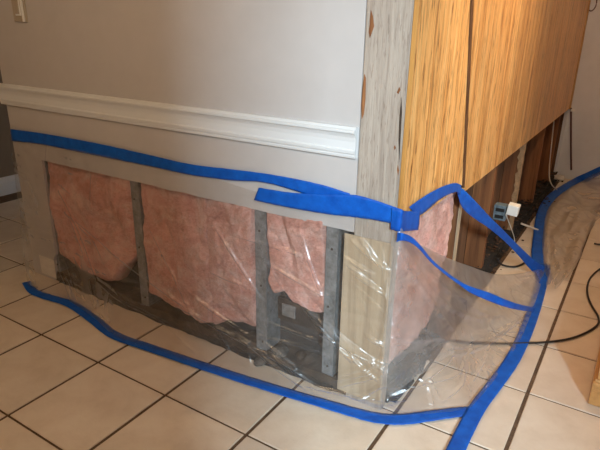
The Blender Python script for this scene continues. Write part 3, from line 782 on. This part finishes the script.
# loose strip falling from the panel to the floor
def loose(pts, label, seed):
    S_ = []
    for (px, py, py2, yy, px2) in pts:
        A, B = ony(px, py, yy), ony(px2, py2, yy); S_.append(((A+B)/2, (B-A)/2, Vector((0.55, -0.6, 0.5))))
    return tape(S_, label, wr=0.0006, seed=seed)
loose([(455, 184, 196, 1.87, 458), (464, 190, 207, 1.93, 462), (476, 202, 216, 2.03, 471), (490, 217, 227, 2.18, 487), (505, 232, 239, 2.33, 502), (520, 247, 254, 2.48, 517), (533, 259, 268, 2.60, 529), (545, 267, 279, 2.69, 540)],
      'loose blue tape hanging from the panel edge down to the floor', 15.0)
# twisted strip on the loose edge of the film
def film_at(s_):
    i = NU1+int(s_*NU2); return i
S_ = []
for (px, py, hwp, x_) in [(397.5, 237, 5.0, -0.508), (403, 237, 3.6, -0.492), (411, 239.5, 3.0, -0.484), (420, 247, 2.0, -0.474), (432, 261, 1.4, -0.460), (446, 273, 1.3, -0.438), (460, 283, 1.6, -0.414), (472, 290, 3.0, -0.386), (490, 297, 4.0, -0.345), (508, 304, 3.4, -0.296), (524, 308, 2.6, -0.258), (538, 310, 2.0, -0.236)]:
    A, B = onx(px, py-hwp, x_), onx(px-1, py+hwp, x_); S_.append(((A+B)/2, (B-A)/2, Vector((0.5, -0.7, 0.5))))
tape(S_, 'twisted thin blue tape sagging from the corner across the plastic', wr=0.0005, seed=18.0)
# floor strips
floor_tape([(26, 282), (33, 291), (46, 296.5), (70, 304), (93, 319), (114, 335), (150, 348), (200, 365), (260, 384.5), (330, 405.5), (372, 417), (400, 419.5), (430, 416), (455, 412.5), (474, 411)],
           'long blue tape along the floor holding down the plastic in front of the wall', z=0.0045, hw=[.018, .020, .021, .022, .023, .022, .021, .021, .021, .022, .024, .024, .023, .022, .021], seed=21.0)
floor_tape([(453, 456), (460, 441), (470, 421), (480, 404), (496, 383), (511, 362), (521, 343), (530, 321), (537, 300), (543, 276), (545, 264)],
           'straight blue tape on the tiles right of the corner, running away from the viewer', z=0.0075, hw=0.025, seed=25.0)
P = [onz(541, 277, 0.006), onz(537.5, 258, 0.006), onz(538.5, 238, 0.006), onz(541.5, 215, 0.008), onz(549, 200, 0.008), onz(561, 190, 0.010)]
S_ = []
tail = [Vector((-0.36, YB-0.05, 0.012)), ony(586, 177, YB-0.014), ony(606, 168, YB-0.014)]
allp = P+tail
for i, p in enumerate(allp):
    d = allp[min(i+1, len(allp)-1)]-allp[max(0, i-1)]; d.normalize()
    nn = Vector((0.15, -0.3, 1)) if i < 6 else (Vector((0, -0.6, 0.8)) if i == 6 else Vector((0, -1, 0.25)))
    h_ = nn.normalized().cross(d); h_.normalize()
    S_.append((p, h_*(0.030 if i > 0 else 0.024), nn))
tape(S_, 'far blue tape on the floor leading to the back wall', seed=31.0, wr=0.002)

# ------------------------------------------------------------------ black cord on the floor
cp = [(440, 339), (470, 342.5), (500, 343.5), (530, 343), (552, 341.5), (572, 338), (588, 331.5), (598, 324), (598, 316), (592, 306), (588, 296), (587.5, 286), (591, 277), (600, 269), (612, 264)]
tag(tube('power_cord', [onz(x, y, 0.0075 if not 500 < x < 530 else 0.0115) for x, y in cp], 0.0042, 'cable_black'), 'black cord looping across the tiles at the right', 'cord')
tag(tube('dark_cord', [onz(x, y, 0.008) for x, y in [(594, 243.5), (600, 244.5), (612, 245)]], 0.005, 'cable_black'), 'short end of dark cord at the right picture edge', 'cord')

# ------------------------------------------------------------------ wooden furniture base at the right edge
K = onz(587.5, 404)
fb = empty('wooden_cabinet_base', (K.x+0.25, K.y+0.3, 0), 'honey-coloured wooden furniture base at the right edge of the picture', 'furniture')
box('plinth', K.x, K.x+0.55, K.y, K.y+0.62, 0.001, 0.085, 'furniture_wood', fb, 0.004)
box('moulding', K.x+0.004, K.x+0.546, K.y+0.004, K.y+0.616, 0.085, 0.095, 'furniture_wood', fb, 0.003)
box('body', K.x+0.010, K.x+0.54, K.y+0.010, K.y+0.61, 0.095, 0.205, 'furniture_wood', fb, 0.003)

# ------------------------------------------------------------------ ceiling lamps
def lamp(x, y, e, label, col=(1.0, 0.70, 0.44), drop=0.0):
    r_ = empty('ceiling_lamp', (x, y, H-0.09), label, 'lamp', 'ceiling lamps')
    bm = bmesh.new(); bmesh.ops.create_cone(bm, cap_ends=True, segments=32, radius1=0.15, radius2=0.15, depth=0.03)
    o = bmo('rim', bm, 'lamp_metal', r_); o.location = (0, 0, 0.075)
    bm = bmesh.new(); bmesh.ops.create_uvsphere(bm, u_segments=24, v_segments=12, radius=0.13)
    for q in bm.verts: q.co.z *= 0.45
    o = bmo('glass_shade', bm, 'lamp_glow', r_, True); o.location = (0, 0, 0.06)
    d = bpy.data.lights.new('lamp_light', 'POINT'); d.energy = e; d.color = col; d.shadow_soft_size = 0.08
    l_ = bpy.data.objects.new('lamp_light', d); C.objects.link(l_); l_.parent = r_; l_.location = (0, 0, -0.12)
    if drop:
        r_.location.z -= drop; box('rod', x-0.006, x+0.006, y-0.006, y+0.006, H-drop+0.0, H, 'lamp_metal', r_)
lamp(0.15, 2.6, 30, 'warm ceiling lamp in front of the wood panelling')
lamp(-1.3, -0.1, 27, 'unseen warm fill lamp added over the tiled floor in front of the wall', (1.0, 0.70, 0.42), 0.35)  # unseen fill lamp, added to warm and lift the dim left side
# unseen lamp added under the ceiling to brighten the panelling
sl = empty('added_spotlight', (0.45, 2.0, H), 'small unseen warm lamp added to brighten the panelling', 'lamp')
box('mount', 0.41, 0.49, 1.96, 2.04, H-0.02, H, 'lamp_metal', sl, 0.003)
aim = (Vector((-0.513, 2.12, 1.25))-Vector((0.45, 2.0, H-0.10))).normalized(); q_ = aim.to_track_quat('-Z', 'Y')
bm = bmesh.new(); bmesh.ops.create_cone(bm, cap_ends=False, segments=24, radius1=0.045, radius2=0.035, depth=0.10)
o = bmo('can', bm, 'lamp_metal', sl); o.rotation_euler = q_.to_euler(); o.location = (0, 0, -0.09)
d = bpy.data.lights.new('panel_fill_light', 'SPOT'); d.energy = 115; d.color = (1.0, 0.72, 0.45); d.spot_size = math.radians(62); d.spot_blend = 0.9; d.shadow_soft_size = 0.03
l_ = bpy.data.objects.new('panel_fill_light', d); C.objects.link(l_); l_.parent = sl; l_.location = Vector((0, 0, -0.10))+aim*0.03; l_.rotation_euler = q_.to_euler()
